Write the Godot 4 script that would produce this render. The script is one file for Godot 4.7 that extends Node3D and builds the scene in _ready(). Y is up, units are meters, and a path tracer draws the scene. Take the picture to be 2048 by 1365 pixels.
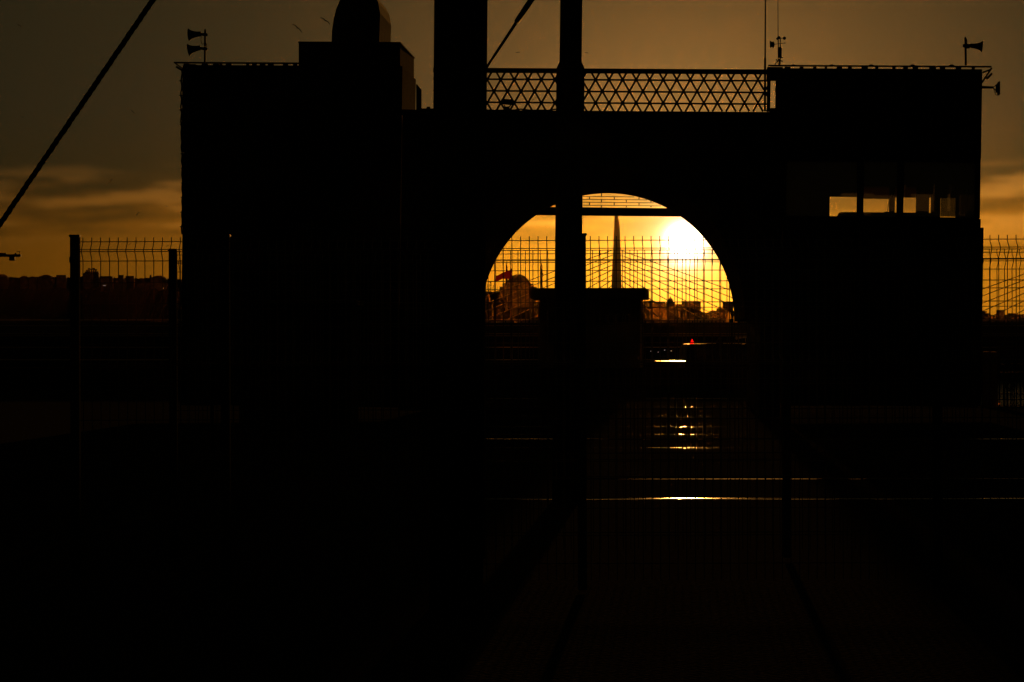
extends Node3D
# A ferry pier against the setting sun. Distances were worked out from the photograph: a lens of 4500 photo pixels per radian, an eye 1.45 m up.
const F := 4500.0
const CX := 1024.0
const HZ := 685.0
const EYE := 1.45
const SUN_AZ := 4.40     # degrees right of the view axis
const SUN_EL := 2.52
var taken := {}
var M := {}
var rng := RandomNumberGenerator.new()
var B: Node3D            # the pier building: turned and listing a little, as a floating pier does

# ---------------------------------------------------------------- places
func P(px: float, py: float, d: float) -> Vector3:
	return Vector3((px - CX) / F * d, EYE - (py - HZ) / F * d, -d)
func G(px: float, d: float, y := 0.0) -> Vector3:
	return Vector3((px - CX) / F * d, y, -d)
func L(px: float, py: float, zl: float) -> Vector3:      # where the line of sight meets the building's own plane z = zl
	var inv := B.transform.affine_inverse()
	var c := inv * Vector3(0, EYE, 0)
	var v := inv.basis * Vector3((px - CX) / F, -(py - HZ) / F, -1)
	return c + v * ((zl - c.z) / v.z)

# ---------------------------------------------------------------- shapes
func S(smooth := false) -> SurfaceTool:
	var st := SurfaceTool.new()
	st.begin(Mesh.PRIMITIVE_TRIANGLES)
	st.set_smooth_group(0 if smooth else -1)
	return st
func tri(st: SurfaceTool, a: Vector3, b: Vector3, c: Vector3) -> void:
	st.add_vertex(a); st.add_vertex(b); st.add_vertex(c)
func quad(st: SurfaceTool, a: Vector3, b: Vector3, c: Vector3, d: Vector3) -> void:
	tri(st, a, b, c); tri(st, a, c, d)
func bx(st: SurfaceTool, c: Vector3, s: Vector3, r := Basis(), bevel := 0.0) -> void:
	var h := s / 2.0
	var k := minf(bevel, minf(h.x, minf(h.y, h.z)) * 0.6)
	if k <= 0.0:
		var v := []
		for i in 8: v.append(c + r * Vector3(h.x if i & 1 else -h.x, h.y if i & 2 else -h.y, h.z if i & 4 else -h.z))
		for q in [[4, 6, 7, 5], [1, 3, 2, 0], [5, 7, 3, 1], [0, 2, 6, 4], [6, 2, 3, 7], [0, 4, 5, 1]]:
			quad(st, v[q[0]], v[q[1]], v[q[2]], v[q[3]])
		return
	# chamfered: rings in y
	var rings := []
	for e in [[-h.y, k], [-h.y + k, 0.0], [h.y - k, 0.0], [h.y, k]]:
		var x: float = h.x - e[1]
		var z: float = h.z - e[1]
		var ring := []
		for p in [[x - k, z], [x, z - k], [x, -z + k], [x - k, -z], [-x + k, -z], [-x, -z + k], [-x, z - k], [-x + k, z]]:
			ring.append(c + r * Vector3(p[0], e[0], p[1]))
		rings.append(ring)
	for i in 3:
		for j in 8:
			var n := (j + 1) % 8
			quad(st, rings[i][j], rings[i + 1][j], rings[i + 1][n], rings[i][n])
	for j in range(1, 7):
		tri(st, rings[0][0], rings[0][j], rings[0][j + 1])
		tri(st, rings[3][0], rings[3][j + 1], rings[3][j])
func bar(st: SurfaceTool, a: Vector3, b: Vector3, w: float, h: float, up := Vector3.UP) -> void:
	var d := (b - a).normalized()
	var x := up.cross(d)
	if x.length() < 0.01: x = Vector3.RIGHT.cross(d)
	x = x.normalized()
	bx(st, (a + b) / 2.0, Vector3(w, h, a.distance_to(b)), Basis(x, d.cross(x), d))
func tube(st: SurfaceTool, pts: Array, r, n := 8) -> void:      # r: a number or one per point
	var last := []
	var dir0: Vector3 = (pts[1] - pts[0]).normalized()
	var u := (Vector3.UP if absf(dir0.y) < 0.9 else Vector3.RIGHT).cross(dir0).normalized()
	for i in pts.size():
		var d: Vector3 = (pts[mini(i + 1, pts.size() - 1)] - pts[maxi(i - 1, 0)]).normalized()
		u = (u - d * u.dot(d)).normalized()
		var w := d.cross(u)
		var rr: float = r[i] if r is Array else r
		var ring := []
		for j in n:
			var a := TAU * j / n
			ring.append(pts[i] + (u * cos(a) + w * sin(a)) * rr)
		if last:
			for j in n: quad(st, last[j], ring[j], ring[(j + 1) % n], last[(j + 1) % n])
		else:
			for j in range(1, n - 1): tri(st, ring[0], ring[j], ring[j + 1])
		last = ring
	for j in range(1, n - 1): tri(st, last[0], last[j + 1], last[j])
func crowned(st: SurfaceTool, x0: float, x1: float, z: float, y: float, w: float, h: float) -> void:   # a bar along x with a gently rounded top
	var n := 12
	for i in n:
		var a := PI * i / n
		var b := PI * (i + 1) / n
		var pa := Vector3(0, y + sin(a) * h, z + cos(a) * w / 2)
		var pb := Vector3(0, y + sin(b) * h, z + cos(b) * w / 2)
		quad(st, pa + Vector3(x0, 0, 0), pb + Vector3(x0, 0, 0), pb + Vector3(x1, 0, 0), pa + Vector3(x1, 0, 0))
func lathe(st: SurfaceTool, at: Vector3, axis: Vector3, prof: Array, n := 16) -> void:   # prof: [radius, height along axis]
	var pts := []
	var rr := []
	for p in prof:
		pts.append(at + axis.normalized() * p[1]); rr.append(p[0])
	var w := axis.normalized()
	var u := (Vector3.UP if absf(w.y) < 0.9 else Vector3.RIGHT).cross(w).normalized()
	var v := w.cross(u)
	for i in prof.size() - 1:
		for j in n:
			var a := TAU * j / n
			var b := TAU * (j + 1) / n
			var ca := u * cos(a) + v * sin(a)
			var cb := u * cos(b) + v * sin(b)
			quad(st, pts[i] + ca * rr[i], pts[i + 1] + ca * rr[i + 1], pts[i + 1] + cb * rr[i + 1], pts[i] + cb * rr[i])
func prism(st: SurfaceTool, poly: Array, back: Vector3) -> void:   # a flat polygon (any simple outline) pushed back
	var flat := PackedVector2Array()
	var o: Vector3 = poly[0]
	var u: Vector3 = (poly[1] - o).normalized()
	var nn := Vector3.ZERO
	for i in range(1, poly.size() - 1): nn += (poly[i] - o).cross(poly[i + 1] - o)
	var w := nn.normalized().cross(u)
	for p in poly: flat.append(Vector2((p - o).dot(u), (p - o).dot(w)))
	var t := Geometry2D.triangulate_polygon(flat)
	for i in range(0, t.size(), 3):
		tri(st, poly[t[i]], poly[t[i + 1]], poly[t[i + 2]])
		tri(st, poly[t[i]] + back, poly[t[i + 2]] + back, poly[t[i + 1]] + back)
	for i in poly.size():
		var k := (i + 1) % poly.size()
		quad(st, poly[i], poly[k], poly[k] + back, poly[i] + back)

# ---------------------------------------------------------------- objects
func numbered(called: String) -> String:
	taken[called] = taken.get(called, 0) + 1
	return called if taken[called] == 1 else "%s_%03d" % [called, taken[called] - 1]
func put(st: SurfaceTool, called: String, mat: Material, parent: Node = self) -> MeshInstance3D:
	st.generate_normals()
	var o := MeshInstance3D.new()
	o.mesh = st.commit()
	o.material_override = mat
	o.name = numbered(called) if parent == self else called
	parent.add_child(o, true)
	return o
func share(mesh: Mesh, called: String, mat: Material, parent: Node, t: Transform3D) -> MeshInstance3D:
	var o := MeshInstance3D.new()
	o.mesh = mesh
	o.material_override = mat
	o.name = called
	parent.add_child(o, true)
	o.transform = t
	return o
func tag(o: Node, label: String, category: String, group := "") -> Node:
	o.set_meta("label", label); o.set_meta("category", category)
	if group: o.set_meta("group", group)
	return o
func thing(called: String, label: String, category: String, at := Vector3.ZERO, group := "") -> Node3D:
	var o := Node3D.new()
	o.name = numbered(called)
	add_child(o, true)
	o.position = at
	tag(o, label, category, group)
	return o
func struct(st: SurfaceTool, called: String, mat: Material) -> MeshInstance3D:
	var o := put(st, called, mat)
	o.set_meta("kind", "structure")
	return o
func mesh_of(st: SurfaceTool) -> Mesh:
	st.generate_normals()
	return st.commit()
func lb(called: String, mat: Material, x0: float, y0: float, x1: float, y1: float, z0: float, z1: float, parent: Node = B, bevel := 0.0) -> MeshInstance3D:
	# a box of the building: its front (at z0) fills those photo pixels
	var st := S()
	var a := L(x0, (y0 + y1) / 2, z0)
	var b := L(x1, (y0 + y1) / 2, z0)
	var t := L((x0 + x1) / 2, y0, z0)
	var u := L((x0 + x1) / 2, y1, z0)
	bx(st, Vector3((a.x + b.x) / 2, (t.y + u.y) / 2, (z0 + z1) / 2), Vector3(b.x - a.x, t.y - u.y, z0 - z1), Basis(), bevel)
	return put(st, called, mat, parent)

# ---------------------------------------------------------------- materials
func noise_tex(freq: float, lo: Color, hi: Color, size := 256, octaves := 4, sd := 1) -> NoiseTexture2D:
	var n := FastNoiseLite.new()
	n.seed = sd; n.frequency = freq; n.fractal_octaves = octaves
	var t := NoiseTexture2D.new()
	t.noise = n; t.width = size; t.height = size; t.seamless = true
	var g := Gradient.new()
	g.set_color(0, lo); g.set_color(1, hi)
	t.color_ramp = g
	return t
func bump_tex(freq: float, size := 256, sd := 3) -> NoiseTexture2D:
	var n := FastNoiseLite.new()
	n.seed = sd; n.frequency = freq; n.fractal_octaves = 5
	var t := NoiseTexture2D.new()
	t.noise = n; t.width = size; t.height = size; t.seamless = true
	return t
func lin(r: float, g: float, b: float) -> Color:
	return Color(r, g, b).linear_to_srgb()
func mat(called: String, c: Color, rough := 0.7, metal := 0.0, spec := 0.4, tex: Texture2D = null, scale := 1.0) -> StandardMaterial3D:
	var m := StandardMaterial3D.new()
	m.resource_name = called
	m.albedo_color = c; m.roughness = rough; m.metallic = metal; m.metallic_specular = spec
	if tex:
		m.albedo_texture = tex
		m.uv1_triplanar = true; m.uv1_world_triplanar = true
		m.uv1_scale = Vector3.ONE * scale
	M[called] = m
	return m
func glow(called: String, c: Color, e: float) -> StandardMaterial3D:
	var m := mat(called, c, 0.4)
	m.emission_enabled = true; m.emission = c; m.emission_energy_multiplier = e
	return m
func materials() -> void:
	var grime := noise_tex(0.02, Color(0.55, 0.55, 0.55), Color(1, 1, 1), 256, 5, 4)
	var speck := noise_tex(0.25, Color(0.6, 0.6, 0.6), Color(1, 1, 1), 256, 4, 9)
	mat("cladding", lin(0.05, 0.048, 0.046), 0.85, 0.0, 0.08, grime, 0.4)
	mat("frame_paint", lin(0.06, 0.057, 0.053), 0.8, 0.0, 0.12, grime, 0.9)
	mat("roof_metal", lin(0.07, 0.07, 0.07), 0.6, 0.4, 0.4, grime, 0.7)
	mat("concrete", lin(0.16, 0.15, 0.14), 0.9, 0.0, 0.15, speck, 0.9)
	mat("dark_steel", lin(0.03, 0.03, 0.032), 0.8, 0.0, 0.15, grime, 2.0)
	mat("galvanised", lin(0.045, 0.045, 0.042), 0.6, 0.0, 0.3)
	mat("post_paint", lin(0.03, 0.033, 0.03), 1.0, 0.0, 0.0)
	mat("rope", lin(0.025, 0.023, 0.02), 0.95, 0.0, 0.05)
	mat("rail_steel", lin(0.45, 0.43, 0.40), 0.15, 1.0, 0.5)
	mat("strip_steel", lin(0.14, 0.12, 0.10), 0.17, 1.0, 0.5)
	mat("plate_steel", lin(0.13, 0.12, 0.10), 0.22, 1.0, 0.5)
	mat("handrail", lin(0.5, 0.48, 0.45), 0.3, 1.0, 0.5)
	var asphalt := mat("asphalt", lin(0.045, 0.044, 0.043), 1.0, 0.0, 0.0, speck, 0.8)
	asphalt.heightmap_enabled = true; asphalt.heightmap_texture = bump_tex(0.12); asphalt.heightmap_scale = 0.6
	var w := mat("water", lin(0.012, 0.016, 0.016), 0.1, 0.0, 0.5)
	w.uv1_triplanar = true; w.uv1_world_triplanar = true; w.uv1_scale = Vector3.ONE * 0.08
	w.heightmap_enabled = true; w.heightmap_texture = bump_tex(0.03, 512, 8); w.heightmap_scale = 25.0
	mat("hill", lin(0.025, 0.03, 0.02), 0.95, 0.0, 0.1, speck, 0.02)
	mat("stone", lin(0.26, 0.24, 0.21), 0.9, 0.0, 0.2, grime, 0.05)
	mat("lead", lin(0.12, 0.125, 0.13), 0.6, 0.0, 0.4)
	mat("plaster", lin(0.25, 0.22, 0.19), 0.9, 0.0, 0.2, grime, 0.06)
	mat("tile_roof", lin(0.14, 0.07, 0.05), 0.85, 0.0, 0.2)
	mat("white_steel", lin(0.5, 0.5, 0.5), 0.6, 0.0, 0.3)
	mat("cable", lin(0.25, 0.25, 0.25), 0.7, 0.0, 0.3)
	mat("feather", lin(0.07, 0.07, 0.07), 0.95, 0.0, 0.05)
	mat("boat_paint", lin(0.02, 0.02, 0.024), 0.6, 0.0, 0.2)
	mat("rubber", lin(0.015, 0.015, 0.015), 0.85)
	mat("fabric", lin(0.03, 0.03, 0.032), 0.9)
	var f := mat("flag_cloth", lin(0.42, 0.02, 0.025), 0.85)
	f.backlight_enabled = true; f.backlight = lin(0.13, 0.008, 0.005)
	var fw := mat("flag_white", lin(0.6, 0.58, 0.55), 0.85)
	fw.backlight_enabled = true; fw.backlight = Color(0.5, 0.5, 0.5)
	var sc := mat("plastic_screen", lin(0.6, 0.5, 0.3), 0.5)
	sc.backlight_enabled = true; sc.backlight = Color(1.0, 0.9, 0.6)
	var g := mat("clear_glass", Color(1, 1, 1, 0.12), 0.02, 0.0, 0.5)
	g.transparency = BaseMaterial3D.TRANSPARENCY_ALPHA
	var g2 := mat("tinted_glass", Color(0.25, 0.22, 0.12, 0.7), 0.02, 0.0, 0.5)
	g2.transparency = BaseMaterial3D.TRANSPARENCY_ALPHA
	var bl := mat("blind_cloth", lin(0.12, 0.08, 0.05), 0.9)
	bl.backlight_enabled = true; bl.backlight = lin(0.10, 0.06, 0.03)
	glow("red_lamp", Color(1.0, 0.03, 0.05), 1.0)
	glow("white_lamp", Color(1.0, 0.85, 0.6), 0.9)
	glow("amber_lamp", Color(1.0, 0.42, 0.12), 0.8)
	glow("cool_lamp", Color(0.9, 0.9, 1.0), 0.35)

# ---------------------------------------------------------------- the air: one even law in every direction, plus low cloud
func cloud_at(n: FastNoiseLite, n2: FastNoiseLite, az: float, e: float) -> float:
	var warp := n2.get_noise_2d(az * 0.9, e * 2.0) * 0.9
	return n.get_noise_2d(az * 1.0 + warp, (e + warp * 0.14) * 11.0 - az * 0.16)
func sky_at(az: float, e: float, cloud: float) -> Color:
	if e < -0.3: return Color(0.004, 0.0035, 0.003)
	var a := deg_to_rad(az - SUN_AZ)
	var el := deg_to_rad(e)
	var s := deg_to_rad(SUN_EL)
	var th := rad_to_deg(acos(clampf(sin(el) * sin(s) + cos(el) * cos(s) * cos(a), -1, 1)))
	var red := lerpf(0.14, 1.0, smoothstep(1.0, 6.5, e))               # low air takes the blue out
	var c := Vector3(1, 0.45, 0.095 * red) * 0.63 * exp(-th / 3.6) + Vector3(1, lerpf(0.6, 0.82, red), 0.34 * red) * (0.029 * exp(-th / 20.0) + 0.004)
	var h := 1.33 * exp(-absf(rad_to_deg(a)) / 5.8)                   # the bright band of low air under the sun
	var edge := 3.65 + cloud * 1.0
	var g := 1.0 - smoothstep(edge - 1.25, edge + 0.75, e)
	var streak := smoothstep(0.08, 0.36, cloud) * smoothstep(2.2, 3.0, e) * (1.0 - smoothstep(3.9, 4.7, e))
	var dim := 1.0 - 0.33 * smoothstep(0.0, 0.45, -cloud) * smoothstep(1.7, 2.8, e)
	c += Vector3(1, 0.305 + 0.10 * exp(-absf(rad_to_deg(a)) / 4.0), 0.010) * h * g * dim
	c += Vector3(1, 0.43, 0.08) * h * streak * 0.42
	c += Vector3(1, 0.62, 0.17) * 0.85 * exp(-th / 0.95)              # aureole
	c += Vector3(1, 0.9, 0.75) * (9.0 * exp(-pow(th / 0.36, 2.0)) + 2.0 * exp(-th / 0.36))
	return Color(c.x, c.y, c.z)
func build_sky() -> PanoramaSkyMaterial:
	var n := FastNoiseLite.new()
	n.seed = 21; n.frequency = 0.16; n.fractal_octaves = 5
	var n2 := FastNoiseLite.new()
	n2.seed = 5; n2.frequency = 0.2
	var w := 1024
	var small := Image.create(w, w / 2, false, Image.FORMAT_RGBF)
	for y in w / 2:
		var e := 90.0 - (y + 0.5) / (w / 2) * 180.0
		for x in w:
			var az := wrapf((x + 0.5) / w * 360.0, -180.0, 180.0)      # a panorama's first column lies straight ahead
			small.set_pixel(x, y, sky_at(az, e, cloud_at(n, n2, az, e) if e > 0 and e < 8 else 0.0))
	small.resize(4096, 2048, Image.INTERPOLATE_BILINEAR)
	for y in range(860, 1032):
		var e := 90.0 - (y + 0.5) / 2048.0 * 180.0
		for x in range(-300, 300):
			var az := (x + 0.5) / 4096.0 * 360.0
			small.set_pixel(posmod(x, 4096), y, sky_at(az, e, cloud_at(n, n2, az, e)))
	var m := PanoramaSkyMaterial.new()
	m.panorama = ImageTexture.create_from_image(small)
	return m

func _ready() -> void:
	rng.seed = 7
	# camera
	var cam := Camera3D.new()
	cam.name = "camera"
	cam.position = Vector3(0, EYE, 0)
	cam.rotation.x = 2.5 / F
	cam.fov = rad_to_deg(2.0 * atan(682.5 / F))
	cam.near = 0.1
	cam.far = 30000.0
	add_child(cam)
	# sky, air
	var env := Environment.new()
	env.background_mode = Environment.BG_SKY
	env.sky = Sky.new()
	env.sky.sky_material = build_sky()
	env.tonemap_mode = Environment.TONE_MAPPER_LINEAR
	env.tonemap_exposure = 1.0
	env.sdfgi_enabled = true
	env.ssao_enabled = true
	env.ssil_enabled = true
	env.volumetric_fog_enabled = true
	env.volumetric_fog_density = 0.000003
	env.volumetric_fog_albedo = Color(1.0, 0.72, 0.35)
	env.volumetric_fog_anisotropy = 0.9
	var we := WorldEnvironment.new()
	we.name = "world_environment"
	we.environment = env
	add_child(we)
	# the sun
	var sun := DirectionalLight3D.new()
	sun.name = "sun"
	sun.light_color = Color(1.0, 0.66, 0.28)
	sun.light_energy = 1.0
	sun.light_angular_distance = 0.5
	sun.shadow_enabled = true
	add_child(sun)
	var to_sun := Vector3(sin(deg_to_rad(SUN_AZ)) * cos(deg_to_rad(SUN_EL)), sin(deg_to_rad(SUN_EL)), -cos(deg_to_rad(SUN_AZ)) * cos(deg_to_rad(SUN_EL)))
	sun.basis = Basis.looking_at(-to_sun)
	materials()
	setting()
	pier_building()
	far_shore()
	cable_bridge()
	road_bridge()
	quay_things()
	roof_things()
	masts()
	fences()
	gulls()

# ---------------------------------------------------------------- ground, water
func setting() -> void:
	var st := S()
	var w := 1500.0
	quad(st, Vector3(-w, -1.5, 200), Vector3(-w, -1.5, -1900), Vector3(w, -1.5, -1900), Vector3(w, -1.5, 200))
	struct(st, "water", M.water)
	st = S()
	var outline := [Vector3(-60, 0, 40), Vector3(-60, 0, -92), Vector3(9.9, 0, -92), Vector3(9.9, 0, -52), Vector3(60, 0, -52), Vector3(60, 0, 40)]
	prism(st, outline, Vector3(0, -3.5, 0))
	var quay := struct(st, "quay_ground", M.asphalt)
	# steel edging strips let into the paving, a little proud and rounded
	for d in [27.4, 30.9, 35.4, 38.6, 44.2, 50.4, 57.9]:
		var s := S(true)
		crowned(s, G(930, d).x, minf(9.5, G(1900, d).x), -d, 0.0, 0.013, 0.0015)
		put(s, "edging_strip", M.strip_steel, quay)
	# paving rows between them that stand in shade
	st = S()
	bx(st, Vector3(-9, 0.3, -70), Vector3(37.6, 0.6, 0.35), Basis(), 0.02)
	var wall := thing("parapet", "long low concrete parapet at the far edge of the quay", "parapet")
	put(st, "wall", M.asphalt, wall)
	st = S()
	bx(st, Vector3(-9, 0.63, -70), Vector3(37.8, 0.06, 0.45), Basis(), 0.012)
	put(st, "coping", M.asphalt, wall)
	for y in [0.40, 0.22]:
		st = S(true)
		crowned(st, -27.7, 9.7, -69.80, y, 0.03, 0.01)
		put(st, "moulding", M.strip_steel, wall)
	var names := ["shiny steel rail lying nearest in front, with the brightest sun glint", "thin steel rail just beyond the nearest one", "steel rail farther back under the second bright sun glint"]
	var k := 0
	for r in [[20.8, 0.020], [23.9, 0.004], [33.6, 0.022]]:
		var t := thing("tram_rail", names[k], "rail", Vector3(0, 0, -r[0]), "rails crossing the quay")
		var s := S(true)
		crowned(s, G(915, r[0]).x, 24, 0, 0.001, r[1] * 4.2, r[1] * 0.3)
		put(s, "rail_head", M.rail_steel, t)
		s = S()
		bx(s, Vector3(12, 0.0015, 0.08), Vector3(24, 0.003, 0.06))
		put(s, "groove_lip", M.dark_steel, t)
		k += 1

# ---------------------------------------------------------------- the pier building
func pier_building() -> void:
	B = thing("pier_building", "dark two-part ferry pier building joined over a round archway", "building", G(1178, 43.0))
	B.basis = Basis(Vector3.UP, deg_to_rad(-4.2)) * Basis(Vector3(0, 0, 1), deg_to_rad(-0.82))
	var gy := 812.0                               # ground row at the front plane
	# left block: a core with cladding panels hung in front
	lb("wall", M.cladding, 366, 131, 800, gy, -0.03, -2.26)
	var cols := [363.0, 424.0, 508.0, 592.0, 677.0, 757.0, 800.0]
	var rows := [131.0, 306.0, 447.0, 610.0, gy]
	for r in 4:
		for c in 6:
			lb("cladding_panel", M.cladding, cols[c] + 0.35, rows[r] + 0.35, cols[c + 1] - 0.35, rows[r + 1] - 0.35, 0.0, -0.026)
	# penthouse behind its own right-hand flank, and the rounded ventilator hood
	var st := S()
	var pp := [L(597, 132, 0.01), L(597, 85, 0.01), L(800, 85, 0.01), L(800, 132, 0.01)]
	prism(st, pp, Vector3(0, 0, -2.29))
	var pent := put(st, "penthouse", M.cladding, B)
	lb("coping", M.roof_metal, 596, 83.4, 801, 86, 0.03, -2.33, pent)
	st = S()
	var hood := []
	for p in [[663, 84], [663.5, 62], [667, 38], [672, 18], [679, 1], [690, -13], [706, -23], [722, -26], [737, -22], [749, -10], [756, 4], [760, 26], [758, 84]]:
		hood.append(L(p[0], p[1], -0.3))
	prism(st, hood, Vector3(0, 0, -1.7))
	put(st, "ventilator_hood", M.roof_metal, B)
	# left roof: a thin sheet carried clear of the wall on blocks
	lb("roof_rail", M.roof_metal, 347, 124.2, 600, 126.9, 0.05, -0.02)
	for x in [372, 410, 432, 441, 458, 494, 508, 524, 540, 571, 590]:
		lb("roof_block", M.roof_metal, x - rng.randf_range(2, 8), 127.2, x + rng.randf_range(2, 7), 131.2, 0.04, -0.01)
	lb("roof_block", M.roof_metal, 366, 128.2, 391, 131.4, 0.03, -0.3)
	for e in [[350, 126.5, 366, 138, 2.6], [352, 133.5, 366, 142, 4.2]]:
		st = S()
		bar(st, L(e[0], e[1], 0.0), L(e[2], e[3], 0.0), 0.06, e[4] / 104.0)
		put(st, "eave_bracket", M.roof_metal, B)
	# a cable clipped loosely down the left edge
	st = S(true)
	var cp := []
	for i in 46:
		var y := 140.0 + i * 7.3
		cp.append(L(363.0 + sin(i * 1.7) * 0.9 - 1.2 * sin(i * 0.14), y, 0.03))
	tube(st, cp, 0.016, 6)
	var cable := put(st, "wall_cable", M.rubber, B)
	for i in range(3, 46, 4):
		st = S()
		bx(st, cp[i], Vector3(0.06, 0.02, 0.05))
		put(st, "clip", M.galvanised, cable)
	# right block: walls round the control room
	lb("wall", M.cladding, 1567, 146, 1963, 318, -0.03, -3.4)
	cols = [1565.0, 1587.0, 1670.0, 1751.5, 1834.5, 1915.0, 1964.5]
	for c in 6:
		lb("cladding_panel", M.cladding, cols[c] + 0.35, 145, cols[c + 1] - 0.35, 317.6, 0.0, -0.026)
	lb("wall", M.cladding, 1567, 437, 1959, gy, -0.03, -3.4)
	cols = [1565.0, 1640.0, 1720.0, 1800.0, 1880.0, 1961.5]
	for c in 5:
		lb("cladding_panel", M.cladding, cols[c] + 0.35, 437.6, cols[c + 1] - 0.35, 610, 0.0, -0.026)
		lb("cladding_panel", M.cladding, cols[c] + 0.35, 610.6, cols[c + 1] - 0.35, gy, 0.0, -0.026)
	lb("corner_post", M.cladding, 1955.5, 318, 1961.5, 437, 0.0, -0.12)
	lb("corner_post", M.cladding, 1565, 318, 1568, 437, 0.0, -0.12)
	lb("wall_base", M.cladding, 1880, 455, 1965.5, gy, 0.05, 0.012)
	# front window
	var win := lb("window", M.frame_paint, 1568, 319, 1955.5, 323.5, 0.03, -0.08)
	lb("frame", M.frame_paint, 1568, 433.4, 1955.5, 437.2, 0.03, -0.08, win)
	for x in [[1568.2, 1573], [1715, 1728], [1795, 1808], [1950.5, 1955.3]]:
		lb("mullion", M.frame_paint, x[0], 323.7, x[1], 433.2, 0.034, -0.075, win)
	for x in [[1573.2, 1714.8], [1728.2, 1794.8], [1808.2, 1950.3]]:
		lb("pane", M.clear_glass, x[0], 323.7, x[1], 433.2, -0.02, -0.026, win)
	# back wall of the room with its openings (rows and columns as seen through the room)
	var zb := -3.28
	lb("back_wall", M.cladding, 1553, 318, 1920, 376, zb + 0.004, zb - 0.124)
	lb("back_wall", M.cladding, 1553, 433.4, 1920, 445, zb + 0.004, zb - 0.124)
	for x in [[1553, 1660], [1779.5, 1790.5], [1833.5, 1859], [1863.5, 1881.5], [1915.5, 1920]]:
		lb("back_wall", M.cladding, x[0], 373, x[1], 434.2, zb, zb - 0.12)
	for x in [[1660, 1779.5, 394, 398], [1790.5, 1833.5, 395.5, 395.5], [1859, 1863.5, 395, 395], [1881.5, 1915.5, 396, 396]]:
		if x[0] == 1660:
			lb("back_wall", M.cladding, 1660, 373, 1721, 393.5, zb, zb - 0.12)
			lb("roller_blind", M.blind_cloth, 1721.2, 373, 1779, 398, zb + 0.02, zb - 0.0)
		elif x[0] == 1790.5:
			lb("roller_blind", M.blind_cloth, 1790.8, 373, 1833.2, x[2], zb + 0.02, zb)
		else:
			lb("back_wall", M.cladding, x[0], 373, x[1], x[2], zb, zb - 0.12)
	lb("back_pane", M.tinted_glass, 1881.7, 396.2, 1915.3, 434, zb - 0.04, zb - 0.046)
	lb("back_pane", M.clear_glass, 1660.2, 394, 1779.3, 434, zb - 0.04, zb - 0.046)
	lb("back_pane", M.clear_glass, 1790.7, 396, 1833.3, 434, zb - 0.04, zb - 0.046)
	# side walls of the room: the right one has a narrow slit of window
	var xr := L(1961, 380, 0.0).x
	var xl := L(1566.5, 380, 0.0).x
	var yt := L(1760, 317, 0.0).y
	var yb := L(1760, 438, 0.0).y
	st = S()
	bx(st, Vector3(xl + 0.03, (yt + yb) / 2, -1.7), Vector3(0.06, yt - yb, 3.2))
	put(st, "side_wall", M.cladding, B)
	for z in [[-0.12, -1.35], [-1.75, -3.28]]:
		st = S()
		bx(st, Vector3(xr - 0.03, (yt + yb) / 2, (z[0] + z[1]) / 2), Vector3(0.06, yt - yb, z[0] - z[1]))
		put(st, "side_wall", M.cladding, B)
	# right roof
	lb("roof_rail", M.roof_metal, 1537, 130.6, 1984, 133.4, 0.05, -0.02)
	lb("parapet_cap", M.roof_metal, 1566, 137.4, 1965, 145.5, 0.02, -3.38)
	for i in 15:
		var x := 1572.0 + i * 26.6 + rng.randf_range(-5, 5)
		lb("roof_block", M.roof_metal, x - rng.randf_range(2, 8), 133.5, x + rng.randf_range(2, 8), 137.8, 0.04, -0.01)
	for x in [1587, 1664, 1743, 1826, 1904]:
		st = S(true)
		lathe(st, L(x, 131.4, 0.02), Vector3.UP, [[0.05, 0], [0.045, 0.012], [0.025, 0.022], [0.001, 0.026]], 10)
		put(st, "bolt_cover", M.roof_metal, B)
	for e in [[1984, 136, 1964, 166, 3.4], [1984.5, 147, 1974, 158, 4.5], [1966, 145, 1980, 140, 3.0]]:
		st = S()
		bar(st, L(e[0], e[1], 0.0), L(e[2], e[3], 0.0), 0.06, e[4] / 104.0)
		put(st, "eave_bracket", M.roof_metal, B)
	# link over the archway: one wall 8 m deep with a barrel vault through it
	var c := L(1214, 642, -8.0)            # the vault's axis, read off its far end
	c.z = 0.0
	var R := 2.87
	var y0 := L(1178, gy, 0.0).y - 0.15
	var top := L(1178, 222.5, 0.0).y
	var x0 := L(800, 500, 0.0).x + 0.012
	var x1 := L(1565, 500, 0.0).x - 0.012
	var hole := []
	var step := 0.30
	hole.append(Vector3(c.x - R, y0, 0))
	for i in 65:
		var a := PI - PI * i / 64.0
		hole.append(Vector3(c.x + cos(a) * R, c.y + 0.02 + sin(a) * R, 0))
	hole.append(Vector3(c.x + R + step, c.y + 0.02, 0))
	hole.append(Vector3(c.x + R + step, y0, 0))
	st = S()
	var outer := [Vector3(x0, y0, 0)]
	outer.append_array(hole)
	outer.append_array([Vector3(x1, y0, 0), Vector3(x1, top, 0), Vector3(x0, top, 0)])
	prism(st, outer, Vector3(0, 0, -8.0))
	put(st, "arch_wall", M.cladding, B)
	st = S()
	for i in 48:                                      # moulding round the near arch
		var a := PI * i / 48.0
		var b := PI * (i + 1) / 48.0
		var pa := Vector3(cos(a), sin(a), 0)
		var pb := Vector3(cos(b), sin(b), 0)
		var o := c + Vector3(0, 0.02, 0)
		var q := [o + pa * (R + 0.005), o + pa * (R + 0.13), o + pb * (R + 0.13), o + pb * (R + 0.005)]
		var f := Vector3(0, 0, 0.05)
		quad(st, q[0] + f, q[1] + f, q[2] + f, q[3] + f)
		quad(st, q[1], q[1] + f, q[2] + f, q[2])
		quad(st, q[0] + f, q[0], q[3], q[3] + f)
	put(st, "arch_moulding", M.frame_paint, B)
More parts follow.
